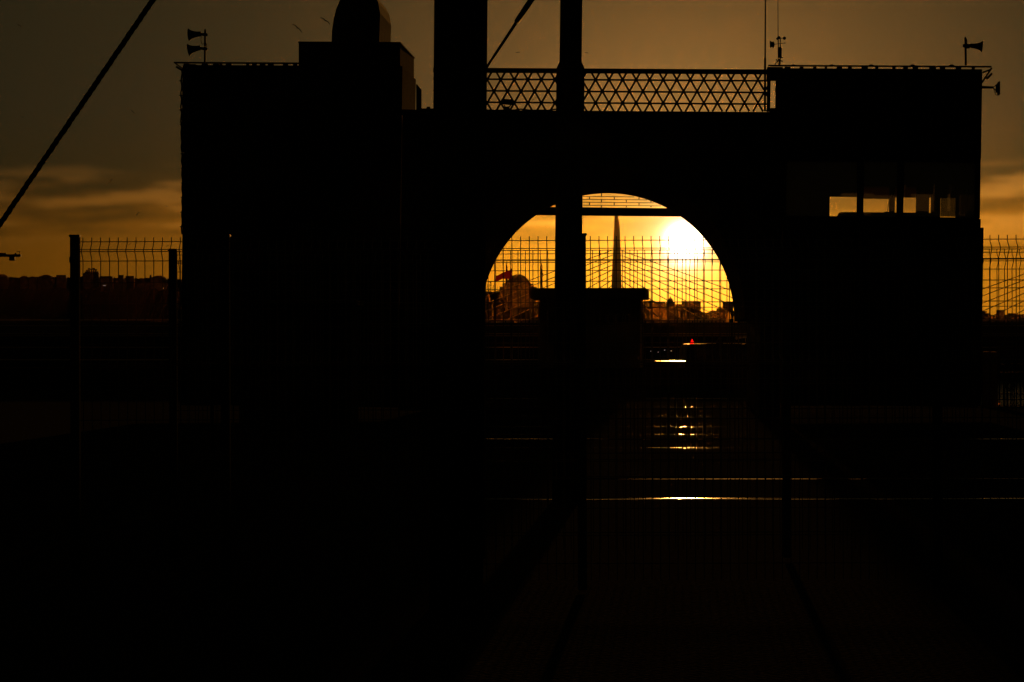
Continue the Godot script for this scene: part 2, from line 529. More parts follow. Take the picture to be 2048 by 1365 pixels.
	lb("cornice", M.frame_paint, 802, 221.6, 1564, 232, 0.06, -0.02)
	# tie beam and the brick-patterned grille at the far end of the vault
	var zf := -7.7
	lb("tie_beam", M.frame_paint, 1064, 415.2, 1362, 431, zf, zf - 0.25)
	var grille := Node3D.new()
	grille.name = "arch_grille"
	B.add_child(grille)
	for y in [[393.4, 1160, 1264], [399.2, 1135, 1290], [405.0, 1112, 1304], [411.0, 1100, 1318]]:
		lb("rail", M.dark_steel, y[0] * 0 + y[1] - 4, y[0] - 0.55, y[2] + 4, y[0] + 0.55, zf - 0.05, zf - 0.09, grille)
	var odd := false
	for y in [[386, 393.4], [393.4, 399.2], [399.2, 405.0], [405.0, 411.0], [411.0, 415.4]]:
		for x in range(-3, 5):
			var px := 1203.0 + x * 49.6 + (-24.0 if odd else 0.0)
			var hw := 262.0 * sqrt(maxf(0.0, 1.0 - pow((642.0 - y[0]) / 255.0, 2.0)))
			if absf(px - 1214.0) > hw + 16: continue
			lb("upright", M.dark_steel, px - 0.95, y[0] + 0.6, px + 0.95, y[1] - 0.6, zf - 0.052, zf - 0.088, grille)
		odd = not odd
	# triangle-lattice screen standing on the link
	var z := -0.2
	var screen := lb("lattice_screen", M.frame_paint, 866, 137, 1540, 146, z + 0.03, z - 0.07)
	for y in [159.4, 182.8, 205.8]:
		lb("rail", M.frame_paint, 866, y - 1.5, 1540, y + 1.5, z + 0.012, z - 0.05, screen)
	lb("end_post", M.frame_paint, 1534.5, 145, 1541.5, 223, z + 0.02, z - 0.06, screen)
	for dirn in [-1.0, 1.0]:
		for k in range(-8, 26):
			var jx := 974.4 + 27.1 * k
			var sl: float = 27.1 / 2.0 / 23.25 * dirn
			var a := Vector2(jx + (145.0 - 159.4) * sl, 145.0)
			var b := Vector2(jx + (223.0 - 159.4) * sl, 223.0)
			if maxf(a.x, b.x) < 868 or minf(a.x, b.x) > 1536: continue
			for lim in [[868.0, -1.0], [1537.0, 1.0]]:
				if (a.x - lim[0]) * lim[1] > 0: a = a.lerp(b, (lim[0] - a.x) / (b.x - a.x))
				if (b.x - lim[0]) * lim[1] > 0: b = b.lerp(a, (lim[0] - b.x) / (a.x - b.x))
			if a.distance_to(b) < 3: continue
			st = S()
			bar(st, L(a.x, a.y, z - 0.018), L(b.x, b.y, z - 0.018), 0.036, 0.034, Vector3(0, 0, 1))
			put(st, "lattice_bar", M.frame_paint, screen)
	# header and narrow slot beside the right block
	lb("header", M.cladding, 1535, 133.8, 1566, 157, -0.08, -0.5)
	lb("threshold", M.cladding, 1541.5, 216, 1566, 224, -0.08, -0.5)
	lb("jamb", M.cladding, 1553, 157, 1566, 216, -0.08, -0.5)
	# slanted panel and stub railing on the link, beside the left block
	st = S()
	prism(st, [L(832, 224, -1.2), L(832, 169, -1.2), L(833.5, 168, -1.2), L(842.5, 179, -1.2), L(842.5, 224, -1.2)], Vector3(0, 0, -0.06))
	put(st, "sloping_panel", M.frame_paint, B)
	lb("stub_rail", M.dark_steel, 842.5, 216.8, 868, 219.6, -0.4, -0.46)
	lb("stub_post", M.dark_steel, 853, 213.5, 860, 224, -0.4, -0.46)

# ---------------------------------------------------------------- far shore
func house(called: String, label: String, cat: String, x0: float, x1: float, top: float, d: float, roof := 0.0, base := 640.0) -> Node3D:
	# walls between two photo columns at distance d, a roof rising `roof` rows above `top`
	var t := thing(called, label, cat, G((x0 + x1) / 2, d, P(0, base, d).y), "buildings on the far shore")
	var w := (x1 - x0) / F * d
	var h := (base - top) / F * d
	var dep := w * 0.8
	var st := S()
	bx(st, Vector3(0, h / 2, -dep / 2), Vector3(w, h, dep))
	put(st, "wall", M.plaster, t)
	if roof > 0:
		var rh := roof / F * d
		var o := w * 0.04
		st = S()
		var a := [Vector3(-w / 2 - o, h, o), Vector3(w / 2 + o, h, o), Vector3(w / 2 + o, h, -dep - o), Vector3(-w / 2 - o, h, -dep - o)]
		var r0 := Vector3(-w * 0.14, h + rh, -dep / 2)
		var r1 := Vector3(w * 0.14, h + rh, -dep / 2)
		quad(st, a[0], r0, r1, a[1]); quad(st, a[2], r1, r0, a[3])
		tri(st, a[1], r1, a[2]); tri(st, a[3], r0, a[0])
		quad(st, a[0], a[1], a[2], a[3])
		put(st, "roof", M.tile_roof, t)
	else:
		st = S()
		bx(st, Vector3(0, h + 0.2, -dep / 2), Vector3(w * 1.03, 0.4, dep * 1.03))
		put(st, "roof_slab", M.stone, t)
	return t
func ridge(pts: Array, d: float, depth: float, called: String) -> void:
	var st := S()
	var n := FastNoiseLite.new()
	n.seed = 11; n.frequency = 0.06; n.fractal_octaves = 4
	var rows := []
	for k in 5:
		var row := []
		var f: float = [0.0, 0.75, 1.0, 0.9, 0.0][k]
		var dd: float = d + depth * [-0.55, -0.12, 0.0, 0.25, 1.0][k]
		for i in pts.size() - 1:
			var seg: int = maxi(1, int((pts[i + 1][0] - pts[i][0]) / 3.0))
			for j in seg:
				var q := float(j) / seg
				var px: float = lerpf(pts[i][0], pts[i + 1][0], q)
				var py: float = lerpf(pts[i][1], pts[i + 1][1], q) + n.get_noise_1d(px * 4.0) * 1.6
				var p := P(px, py, d)
				var y := lerpf(-1.6, p.y, f) + (n.get_noise_2d(px * 0.8, k * 40) * 1.5 if k == 1 or k == 3 else 0.0)
				row.append(Vector3(p.x, maxf(y, -1.6), -dd))
		rows.append(row)
	for k in 4:
		for i in rows[0].size() - 1:
			quad(st, rows[k][i], rows[k + 1][i], rows[k + 1][i + 1], rows[k][i + 1])
	struct(st, called, M.hill)
func tree(px: float, base: float, top: float, wid: float, d: float, label: String) -> void:
	var t := thing("cypress_tree", label, "tree", P(px, base, d), "trees on the far shore")
	var h := (base - top) / F * d
	var w := wid / F * d
	var st := S(true)
	tube(st, [Vector3(0, -2, 0), Vector3(0, h * 0.3, 0), Vector3(0, h * 0.8, 0)], [w * 0.08, w * 0.06, w * 0.02], 6)
	put(st, "trunk", M.rope, t)
	st = S()
	for i in 240:
		var y := rng.randf_range(0.02, 1.0)
		var r := w / 2 * sqrt(clampf(1.15 - y, 0.05, 1.0)) * sqrt(rng.randf())
		var a := rng.randf() * TAU
		var p := Vector3(cos(a) * r, y * h, sin(a) * r)
		var s := w * 0.13
		tri(st, p + Vector3(rng.randf_range(-s, s), rng.randf_range(-s, s), rng.randf_range(-s, s)), p + Vector3(rng.randf_range(-s, s), rng.randf_range(0, s), rng.randf_range(-s, s)), p + Vector3(rng.randf_range(-s, s), rng.randf_range(-s, s), rng.randf_range(-s, s)))
	put(st, "crown", M.hill, t)
func far_shore() -> void:
	ridge([[-160, 558], [-60, 551], [0, 550.5], [20, 554], [34, 555.8], [60, 555], [80, 553], [104, 553.5], [130, 554.5], [150, 556], [165, 553], [197, 553], [222, 555], [240, 556], [274, 557], [297, 556], [315, 555.5], [335, 557.5], [360, 559], [480, 566], [620, 574], [760, 580], [870, 584]], 900, 120, "hill_west")
	ridge([[830, 590], [975, 583], [990, 584], [1004, 579], [1037, 577], [1072, 580], [1110, 590], [1180, 600], [1260, 604], [1298, 601], [1322, 604], [1336, 607], [1350, 608], [1372, 614], [1395, 620], [1412, 626], [1428, 625], [1440, 619], [1448, 618], [1466, 622], [1500, 628]], 1500, 160, "hill_middle")
	ridge([[1480, 630], [1600, 628], [1760, 632], [1900, 630], [1965, 630], [2048, 630], [2200, 628]], 1500, 200, "hill_east")
	var d := 890.0
	house("house", "hipped house at the left end of the far ridge", "house", -8, 14, 553.5, d, 5.0)
	house("house", "small house left of the wide hipped one on the left ridge", "house", 40, 54, 554, d, 2.5)
	house("house", "low hipped house beside the small one on the left ridge", "house", 57, 70, 556, d, 3.5)
	house("house", "wide hipped house on the ridge left of the fence post", "house", 75, 104, 554.5, d, 5.0)
	house("house", "square flat block just left of the fence post on the ridge", "house", 112, 131, 552.3, d)
	var f := house("rooftop_block", "flat-roofed block with aerials seen through the left fence", "building", 165, 197, 548.6, d)
	for a in [[174, 545, 541], [178, 545, 538], [183, 545, 539.5], [187, 545, 537.5], [191, 545, 540]]:
		var st := S()
		var p := P(a[0], 548.6, d) - f.position
		tube(st, [p, p + Vector3(0, (548.6 - a[2]) / F * d, 0)], 0.28, 5)
		bx(st, p + Vector3(0, (548.6 - a[2]) / F * d, 0), Vector3(1.0, 0.5, 0.4))
		put(st, "aerial", M.dark_steel, f)
	var st0 := S()
	bx(st0, P(181, 547, d) - f.position + Vector3(0, 0, -3), Vector3(5.5, 1.6, 3))
	put(st0, "stair_hut", M.plaster, f)
	house("house", "long low house right of the block with aerials", "house", 199, 224, 553, d - 2, 1.0)
	house("house", "plain flat block in the middle of the left fence bay", "house", 236, 246.5, 552.4, d)
	house("house", "low flat block right of the plain one in the left fence bay", "house", 251, 267, 554, d)
	var gh := house("house", "gabled house with a chimney next to the second fence post", "house", 300, 331, 556.3, d, 5.2)
	var st := S()
	bx(st, P(300.8, 554.5, d) - gh.position, Vector3(0.7, 1.6, 0.7))
	put(st, "chimney", M.stone, gh)
	# mosque with its dome and two minarets
	var dm := 1480.0
	var m := thing("mosque", "domed mosque with two minarets seen through the archway", "mosque", G(1036.5, dm, P(0, 640, dm).y))
	var k := dm / F
	var o := m.position
	st = S(true)
	var prof := []
	for i in 13:
		var a := PI / 2 * i / 12.0
		prof.append([23.5 * k * cos(a), 22.0 * k * sin(a)])
	lathe(st, P(1036.5, 571, dm) - o, Vector3.UP, prof, 32)
	var dome := put(st, "dome", M.lead, m)
	st = S(true)
	lathe(st, P(1036.5, 549.5, dm) - o, Vector3.UP, [[1.7 * k, 0], [0.9 * k, 1.2 * k], [0.5 * k, 2.5 * k], [0.35 * k, 5.5 * k], [0.01, 6.2 * k]], 8)
	put(st, "finial", M.lead, dome)
	for b in [[1036.5, 640, 571, 62], [1036.5, 590, 568.5, 59], [1036.5, 580, 565.5, 50], [1036.5, 600, 574.5, 74]]:
		st = S()
		var h: float = (b[1] - b[2]) * k
		bx(st, Vector3((b[0] - 1036.5) * k, P(0, b[1], dm).y - o.y + h / 2, -b[3] * k * 0.1), Vector3(b[3] * k, h, b[3] * k * 0.9))
		put(st, "wall", M.stone, m)
	for b in [[1011, 566.0, 6.5], [1062, 567.5, 6.0], [1003, 573.5, 3.5], [1070, 574.5, 4.5]]:
		st = S(true)
		prof = []
		for i in 7:
			var a := PI / 2 * i / 6.0
			prof.append([b[2] * k * cos(a), b[2] * 0.8 * k * sin(a)])
		lathe(st, P(b[0], b[1] + b[2] * 0.8, dm) - o, Vector3.UP, prof, 16)
		put(st, "half_dome", M.lead, m)
	for x in [1013.3, 1082.8]:
		st = S(true)
		lathe(st, P(x, 640, dm) - o + Vector3(0, 0, 12), Vector3.UP, [[2.7 * k, 0], [2.5 * k, 40 * k], [2.2 * k, 84 * k], [2.9 * k, 88 * k], [3.5 * k, 90.5 * k], [3.5 * k, 93 * k], [1.9 * k, 93.2 * k], [1.9 * k, 102 * k], [2.1 * k, 102.5 * k], [0.9 * k, 110 * k], [0.25 * k, 115.5 * k], [0.15 * k, 119 * k], [0.01, 119.5 * k]], 12)
		put(st, "minaret", M.stone, m)
	tree(981, 588, 564.5, 8, dm - 20, "broad dark treetop at the left rim of the archway")
	tree(975.5, 588, 570, 5, dm - 20, "narrow treetop close against the mast, left of the broad one")
	tree(986.5, 590, 571, 5, dm - 20, "low treetop right of the broad one, under the flag")
	tree(995.4, 586, 571.5, 2.6, dm - 20, "slim pointed cypress between the treetops and the mosque")
	tree(999.8, 584, 572, 3, dm - 20, "short cypress beside the mosque's left half-dome")
	# the right-hand shore
	var ds := 1470.0
	var db := thing("domed_hall", "small domed building on the right-hand hill under the sun", "building", G(1341, ds, P(0, 640, ds).y), "buildings on the far shore")
	var kk := ds / F
	st = S(true)
	prof = []
	for i in 9:
		var a := PI / 2 * i / 8.0
		prof.append([6.3 * kk * cos(a), 8.5 * kk * sin(a)])
	lathe(st, P(1341, 604.5, ds) - db.position, Vector3.UP, prof, 20)
	lathe(st, P(1341, 596.5, ds) - db.position, Vector3.UP, [[1.3 * kk, 0], [1.3 * kk, 2 * kk], [0.4 * kk, 3.6 * kk], [0.01, 4.6 * kk]], 8)
	put(st, "dome", M.lead, db)
	st = S()
	bx(st, Vector3(0, 17 * kk, 0), Vector3(15.5 * kk, 35.5 * kk, 12 * kk))
	put(st, "wall", M.stone, db)
	house("office_block", "wide flat-roofed block in the middle of the right-hand hill", "building", 1365.5, 1402, 603.6, 1530)
	house("office_block", "narrow flat-roofed block at the archway's right rim", "building", 1446.5, 1467, 606, 1530)
	house("house", "low house below the domed building on the hill", "house", 1352, 1366, 609.5, 1490, 1.5)
	house("house", "small house in the dip of the right-hand skyline", "house", 1420, 1434, 622.5, 1490, 1.6)
	house("house", "rounded roofline house left of the narrow block", "house", 1434, 1448, 617.5, 1495, 2.0)
	for b in [[1958, 1974, 624, "stepped block at the wall's edge on the right shore"], [1969, 1980, 628, "low block between the two taller ones on the right shore"], [1995.5, 2009, 621.5, "tallest square block on the skyline right of the building"], [2018, 2036, 628, "wide low block near the right frame edge"], [2038, 2060, 630, "last low block cut by the right frame edge"]]:
		house("shore_block", b[3], "building", b[0], b[1], b[2], 1480)

# ---------------------------------------------------------------- cable-stayed bridge
func cable_bridge() -> void:
	var d := 849.0
	var k := d / F
	var t := thing("cable_bridge", "cable-stayed bridge with a tapering pylon seen through the archway", "bridge", G(1233, d, -1.5))
	var o := t.position
	var deck := P(0, 640, d).y - o.y
	var span := 955.0 * k
	var st := S()
	bx(st, Vector3(span / 2, deck - 1.0, 0), Vector3(span * 2.4, 1.8, 11))
	put(st, "deck", M.white_steel, t)
	for sx in [0.0, span]:
		st = S()
		# horn-like pylon, one straight flank and one curved at the tip
		var left := []
		var right := []
		for r in [[690, -10.5, 11], [640, -10.3, 10.6], [577, -9.6, 9.8], [540, -8.3, 9.0], [500, -6.4, 8.0], [470, -5.0, 7.0], [450, -4.2, 5.4], [438, -3.8, 3.9], [429, -3.5, 2.2], [424, -3.2, -1.0]]:
			var y: float = P(0, r[0], d).y - o.y
			left.append(Vector3(sx + r[1] * k, y, 2.0))
			right.append(Vector3(sx + r[2] * k, y, 2.0))
		right.reverse()
		left.append_array(right)
		prism(st, left, Vector3(0, 0, -4.0))
		put(st, "pylon", M.white_steel, t)
		for s in [-1.0, 1.0]:
			for i in 9:
				var reach := (391.0 - 43.0 * i) * k
				var y: float = P(0, 500.5 + 9.9 * i, d).y - o.y
				st = S()
				tube(st, [Vector3(sx + s * 7.6 * k, y, 0), Vector3(sx + s * reach, deck, 0)], 0.17, 6)
				put(st, "stay_cable", M.cable, t)

# ---------------------------------------------------------------- low road bridge close by, with its lower arcade
func road_bridge() -> void:
	var d := 180.0
	var t := thing("road_bridge", "low dark road bridge with a shiny handrail across the archway", "bridge", Vector3(0, -1.5, -d))
	var y := func(py: float) -> float: return P(0, py, d).y + 1.5
	var st := S()
	bx(st, Vector3(0, (y.call(645.5) + y.call(671)) / 2, -8), Vector3(130, y.call(645.5) - y.call(671), 16), Basis(), 0.05)
	put(st, "deck_girder", M.concrete, t)
	st = S()
	bx(st, Vector3(0, y.call(703) / 2 + 0.1, -8.5), Vector3(130, y.call(703), 15))
	put(st, "lower_storey", M.dark_steel, t)
	st = S()
	bx(st, Vector3(0, (y.call(671.5) + y.call(702.5)) / 2, -9), Vector3(128, y.call(671.5) - y.call(702.5), 13))
	put(st, "arcade_front", M.dark_steel, t)
	for r in [[640.6, 0.07], [652, 0.03], [668, 0.025], [672.2, 0.025], [695, 0.03], [720.2, 0.05]]:
		st = S(true)
		var z := 0.25 if r[0] > 710 else (0.1 if r[0] > 641 else -0.1)
		tube(st, [Vector3(-60, y.call(r[0]), z), Vector3(60, y.call(r[0]), z)], r[1], 12)
		put(st, "handrail", M.handrail, t)
	st = S()
	bx(st, Vector3(0, 0.62, 0), Vector3(0.09, 0.24, 0.07))
	var ball := mesh_of(st)
	for i in 70:
		var px := 980.0 + i * 15.6
		if px > 1530 and px < 1930: continue
		share(ball, "baluster", M.dark_steel, t, Transform3D(Basis(), Vector3((px - CX) / F * d, y.call(645.5) - 0.5, -0.1)))
	for px in [1416, 1427, 1480, 1494, 1986, 2026]:
		st = S(true)
		var x: float = (px - CX) / F * d
		tube(st, [Vector3(x, y.call(646), -1.5), Vector3(x, y.call(626), -1.5)], 0.03, 6)
		put(st, "lamp_post", M.dark_steel, t)
	# lamps in the arcade
	for p in [[1303, 703, 0], [1318, 705, 0], [1331, 701, 0], [1344, 702.5, 0], [1374, 691.5, 1], [1371, 700, 1]]:
		st = S(true)
		lathe(st, P(p[0], p[1], d) - t.position + Vector3(0, -0.03, -0.8), Vector3.UP, [[0.005, 0], [0.05 if p[2] else 0.03, 0.02], [0.05 if p[2] else 0.03, 0.05], [0.005, 0.07]], 8)
		put(st, "arcade_lamp", M.white_lamp if p[2] else M.cool_lamp, t)

# ---------------------------------------------------------------- things on the quay
func quay_things() -> void:
	# kiosk with a flat overhanging roof, behind the parapet
	var d := 72.0
	var k := thing("quay_kiosk", "flat-roofed kiosk with an overhanging slab roof behind the parapet", "kiosk", G(1180, d))
	var y := func(py: float) -> float: return P(0, py, d).y
	var x := func(px: float) -> float: return (px - 1180.0) / F * d
	var st := S()
	bx(st, Vector3((x.call(1060) + x.call(1291)) / 2, (y.call(577) + y.call(597)) / 2, -1.4), Vector3(x.call(1291) - x.call(1060), y.call(577) - y.call(597), 3.9), Basis(), 0.015)
	put(st, "roof", M.concrete, k)
	st = S()
	bx(st, Vector3((x.call(1078) + x.call(1280)) / 2, y.call(597.4) / 2, -1.5), Vector3(x.call(1280) - x.call(1078), y.call(597.4), 3.0))
	put(st, "wall", M.concrete, k)
	for w in [[1192, 1228, 632, 650], [1090, 1112, 624, 690]]:
		st = S()
		bx(st, Vector3((x.call(w[0]) + x.call(w[1])) / 2, (y.call(w[2]) + y.call(w[3])) / 2, 0.01), Vector3(x.call(w[1]) - x.call(w[0]), y.call(w[2]) - y.call(w[3]), 0.05))
		put(st, "shutter", M.frame_paint, k)
	st = S()
	bx(st, Vector3((x.call(1230) + x.call(1259)) / 2, (y.call(630) + y.call(648)) / 2, 0.16), Vector3(x.call(1259) - x.call(1230), y.call(630) - y.call(648), 0.3), Basis(), 0.02)
	put(st, "air_conditioner", M.dark_steel, k)
	k.rotation.y = deg_to_rad(-5.5)
	# ticket booth standing in the dark in front of the left block
	d = 38.0
	var booth := thing("ticket_booth", "dark ticket booth in front of the left block, behind the fences", "booth", G(590, d))
	var w0 := 225.0 / F * d
	var h0 := P(0, 612, d).y
	st = S()
	bx(st, Vector3(0, h0 / 2, -0.9), Vector3(w0, h0, 1.8), Basis(), 0.03)
	put(st, "wall", M.frame_paint, booth)
	st = S()
	bx(st, Vector3(0, h0 + 0.05, -0.85), Vector3(w0 + 0.2, 0.1, 2.1), Basis(), 0.02)
	put(st, "roof", M.roof_metal, booth)
	st = S()
	bx(st, Vector3(-0.3, 1.35, 0.02), Vector3(0.9, 0.8, 0.05))
	put(st, "shutter", M.dark_steel, booth)
	st = S()
	bx(st, Vector3(0.6, 0.95, 0.02), Vector3(0.6, 1.9, 0.04))
	put(st, "door", M.dark_steel, booth)
	# sign board on a post left of the booth
	d = 30.0
	var sg := thing("notice_board", "small framed notice board left of the ticket booth", "sign", G(423, d))
	st = S()
	bx(st, Vector3(0, P(0, 640, d).y, 0), Vector3(0.3, 0.46, 0.04), Basis(), 0.01)
	put(st, "board", M.frame_paint, sg)
	st = S(true)
	tube(st, [Vector3(0, 0, -0.04), Vector3(0, P(0, 612, d).y, -0.04)], 0.025, 8)
	put(st, "post", M.dark_steel, sg)
	# sloping gangway plate at the quay's end
	var gr := thing("gangway", "low shiny gangway plate at the quay end, left of the moored boat", "gangway", G(1341, 86.0))
	var gx0 := G(1316, 86.0).x - gr.position.x
	var gx1 := G(1375, 86.0).x - gr.position.x
	st = S()
	prism(st, [Vector3(gx0, 0.70, 0), Vector3(gx1, 0.70, 0), Vector3(gx1, 0.66, 0), Vector3(gx0, 0.66, 0)], Vector3(0, 0.034, -1.9))
	put(st, "plate", M.plate_steel, gr)
	for gx in [gx0 + 0.05, gx1 - 0.05]:
		for z in [-0.1, -1.8]:
			st = S()
			bx(st, Vector3(gx, 0.33, z), Vector3(0.06, 0.67, 0.06))
			put(st, "leg", M.dark_steel, gr)
	moored_boat()
	flag()
	# translucent rounded screen by the archway's right rim
	d = 64.0
	var sc := thing("wind_screen", "small rounded glowing plastic screen by the archway's right rim", "screen", G(1463, d))
	for e in [[1458.0, 5.6, 625.0, -1.0], [1470.5, 4.4, 629.5, 1.0]]:
		st = S()
		var poly := []
		for i in 17:
			var a := PI * i / 16.0
			poly.append(P(e[0] - cos(a) * e[1], 645.0 - sin(a) * (645.0 - e[2]), d) - sc.position)
		prism(st, poly, Vector3(0, 0, -0.02))
		put(st, "screen_leaf", M.plastic_screen, sc)
	st = S(true)
	tube(st, [P(1463, 787, d) - sc.position, P(1464.5, 622, d) - sc.position], [0.035, 0.02], 8)
	put(st, "pole", M.dark_steel, sc)
	st = S()
	bx(st, P(1462.5, 642, d) - sc.position, Vector3(0.13, 0.1, 0.1))
	put(st, "clamp", M.dark_steel, sc)
	st = S()
	bx(st, P(1471, 623, d) - sc.position, Vector3(0.2, 0.03, 0.04))
	put(st, "arm", M.dark_steel, sc)
	# ornamental balustrade panel at the quay's edge, lower right
	d = 50.0
	var bal := thing("balustrade", "ornamental pierced balustrade at the quay edge, lower right", "balustrade", G(2100, d))
	var X := func(px: float) -> float: return (px - 2100.0) / F * d
	var yy := func(py: float) -> float: return P(0, py, d).y
	for py in [699.0, 730.0, 746.0, 757.5, 788.0, 799.0, 814.0]:
		st = S()
		var th := 0.1 if py < 700 else 0.028
		bar(st, Vector3(X.call(1993), yy.call(py), 0), Vector3(X.call(2230), yy.call(py), 0), 0.05, th)
		put(st, "rail", M.dark_steel, bal)
	for i in 30:
		var px: float = 1995.0 + [0.0, 4.5, 13.0, 20.0, 27.5][i % 5] + 34.0 * (i / 5)
		st = S()
		bar(st, Vector3(X.call(px), 0.0, 0.005), Vector3(X.call(px), yy.call(700), 0.005), 0.022, 0.05, Vector3(0, 0, 1))
		put(st, "upright", M.dark_steel, bal)
	for i in 6:
		for r in [6.0, 9.5]:
			st = S(true)
			var ring := []
			for j in 17:
				var a := TAU * j / 16.0
				ring.append(Vector3(X.call(2021.0 + 34.0 * i + cos(a) * r), yy.call(772.0 - sin(a) * r), 0.01))
			tube(st, ring, 0.014, 5)
			put(st, "rosette", M.dark_steel, bal)
	st = S()
	bx(st, Vector3(X.call(1979.5), 0.62, 0), Vector3(0.3, 1.24, 0.3), Basis(), 0.015)
	put(st, "pillar", M.concrete, bal)
	st = S(true)
	lathe(st, P(1999, 810, 49.8) - bal.position, Vector3.UP, [[0.004, 0], [0.014, 0.01], [0.014, 0.03], [0.004, 0.04]], 8)
	put(st, "marker_lamp", M.amber_lamp, bal)
	# jib of a crane at the left edge
	d = 240.0
	var c := thing("crane", "crane jib tip with a hanging cab poking in at the left frame edge", "crane", G(-140, d))
	var q := func(px: float, py: float) -> Vector3: return P(px, py, d) - c.position
	st = S(true)
	tube(st, [Vector3(0, -0.2, 0), q.call(-140, 505)], 0.5, 8)
	put(st, "mast", M.dark_steel, c)
	st = S()
	bar(st, q.call(-150, 511.5), q.call(41.5, 511.5), 0.6, 0.27)
	put(st, "jib", M.dark_steel, c)
	st = S()
	bx(st, q.call(24, 517), Vector3(0.58, 0.5, 0.6), Basis(), 0.05)
	put(st, "cab", M.dark_steel, c)
	st = S()
	bar(st, q.call(-30, 507), q.call(12, 507.5), 0.3, 0.14)
	bx(st, q.call(31, 508.3), Vector3(0.2, 0.2, 0.3))
	tube(st, [q.call(38.5, 511), q.call(38.5, 503.5)], 0.035, 6)
	bar(st, q.call(33, 503.6), q.call(40, 503.6), 0.05, 0.05)
	put(st, "catwalk", M.dark_steel, c)
	# two lit lamps among the dark houses on the left shore
	for p in [[208.0, 571.5, 3.4, 0.35, "faint pale lit window strip on the left hillside", "cool_lamp"], [326.0, 577.0, 0.9, 0.9, "bright white lamp on the hillside beside the second fence post", "white_lamp"]]:
		var lp := thing("street_lamp", p[4], "lamp", P(p[0], p[1], 880.0), "lamps on the left shore")
		var b := S()
		bx(b, Vector3.ZERO, Vector3(p[2] * 0.32, p[3] * 0.5, 0.3))
		put(b, "lamp_head", M[p[5]], lp)
		b = S()
		var foot := -5.0
		tube(b, [Vector3(0, -0.2, 0), Vector3(0, foot, 0)], 0.08, 6)
		put(b, "post", M.dark_steel, lp)
	# a desk, a chair and a lamp inside the control room
	var desk := thing("office_desk", "dark desk under the control room's back window", "desk", B.position)
	desk.transform = B.transform
	lb("tabletop", M.fabric, 1722, 425.3, 1880, 427.6, -2.3, -3.0, desk)
	lb("front_panel", M.fabric, 1724, 427.7, 1878, 437, -2.35, -2.4, desk)
	lb("leg", M.fabric, 1724, 427.7, 1727, 437, -2.5, -2.95, desk)
	lb("leg", M.fabric, 1875, 427.7, 1878, 437, -2.5, -2.95, desk)
	var ch := thing("office_chair", "low chair back showing in the left control-room window", "chair", B.position)
	ch.transform = B.transform
	st = S()
	prism(st, [L(1673, 437, -1.5), L(1676, 430, -1.5), L(1679, 425.6, -1.5), L(1683, 424.3, -1.5), L(1716, 424.3, -1.5), L(1718, 437, -1.5)], Vector3(0, 0, -0.1))
	put(st, "backrest", M.fabric, ch)
	lb("seat", M.fabric, 1678, 434.5, 1717, 437.2, -1.05, -1.5, ch)
	var kit := thing("swivel_chair", "rounded swivel chair in the right corner of the control room", "chair", B.position)
	kit.transform = B.transform
	st = S(true)
	lathe(st, L(1927, 433, -1.2), Vector3(0, 0, -1), [[0.01, 0], [0.09, 0.01], [0.105, 0.05], [0.09, 0.09], [0.01, 0.1]], 18)
	put(st, "backrest", M.fabric, kit)
	lb("seat", M.fabric, 1917, 434, 1950, 437.2, -0.9, -1.4, kit)
	st = S(true)
	tube(st, [L(1930, 424, -1.2), L(1929, 416, -1.2), L(1931, 410, -1.2)], 0.01, 6)
	tube(st, [L(1945, 417, -1.2), L(1949, 412, -1.2), L(1944, 409, -1.2)], 0.01, 6)
	put(st, "armrest", M.fabric, kit)
	var dl := thing("desk_lamp", "thin curved desk lamp in the second control-room window", "lamp", B.position)
	dl.transform = B.transform
	st = S(true)
	tube(st, [L(1774, 425.4, -2.6), L(1777, 412, -2.6), L(1780, 398, -2.6), L(1784, 389, -2.6), L(1786.5, 384.5, -2.6)], [0.007, 0.008, 0.009, 0.012, 0.004], 6)
	put(st, "stem", M.handrail, dl)
	st = S()
	bx(st, L(1774, 425.0, -2.6), Vector3(0.1, 0.02, 0.1))
	put(st, "base", M.dark_steel, dl)

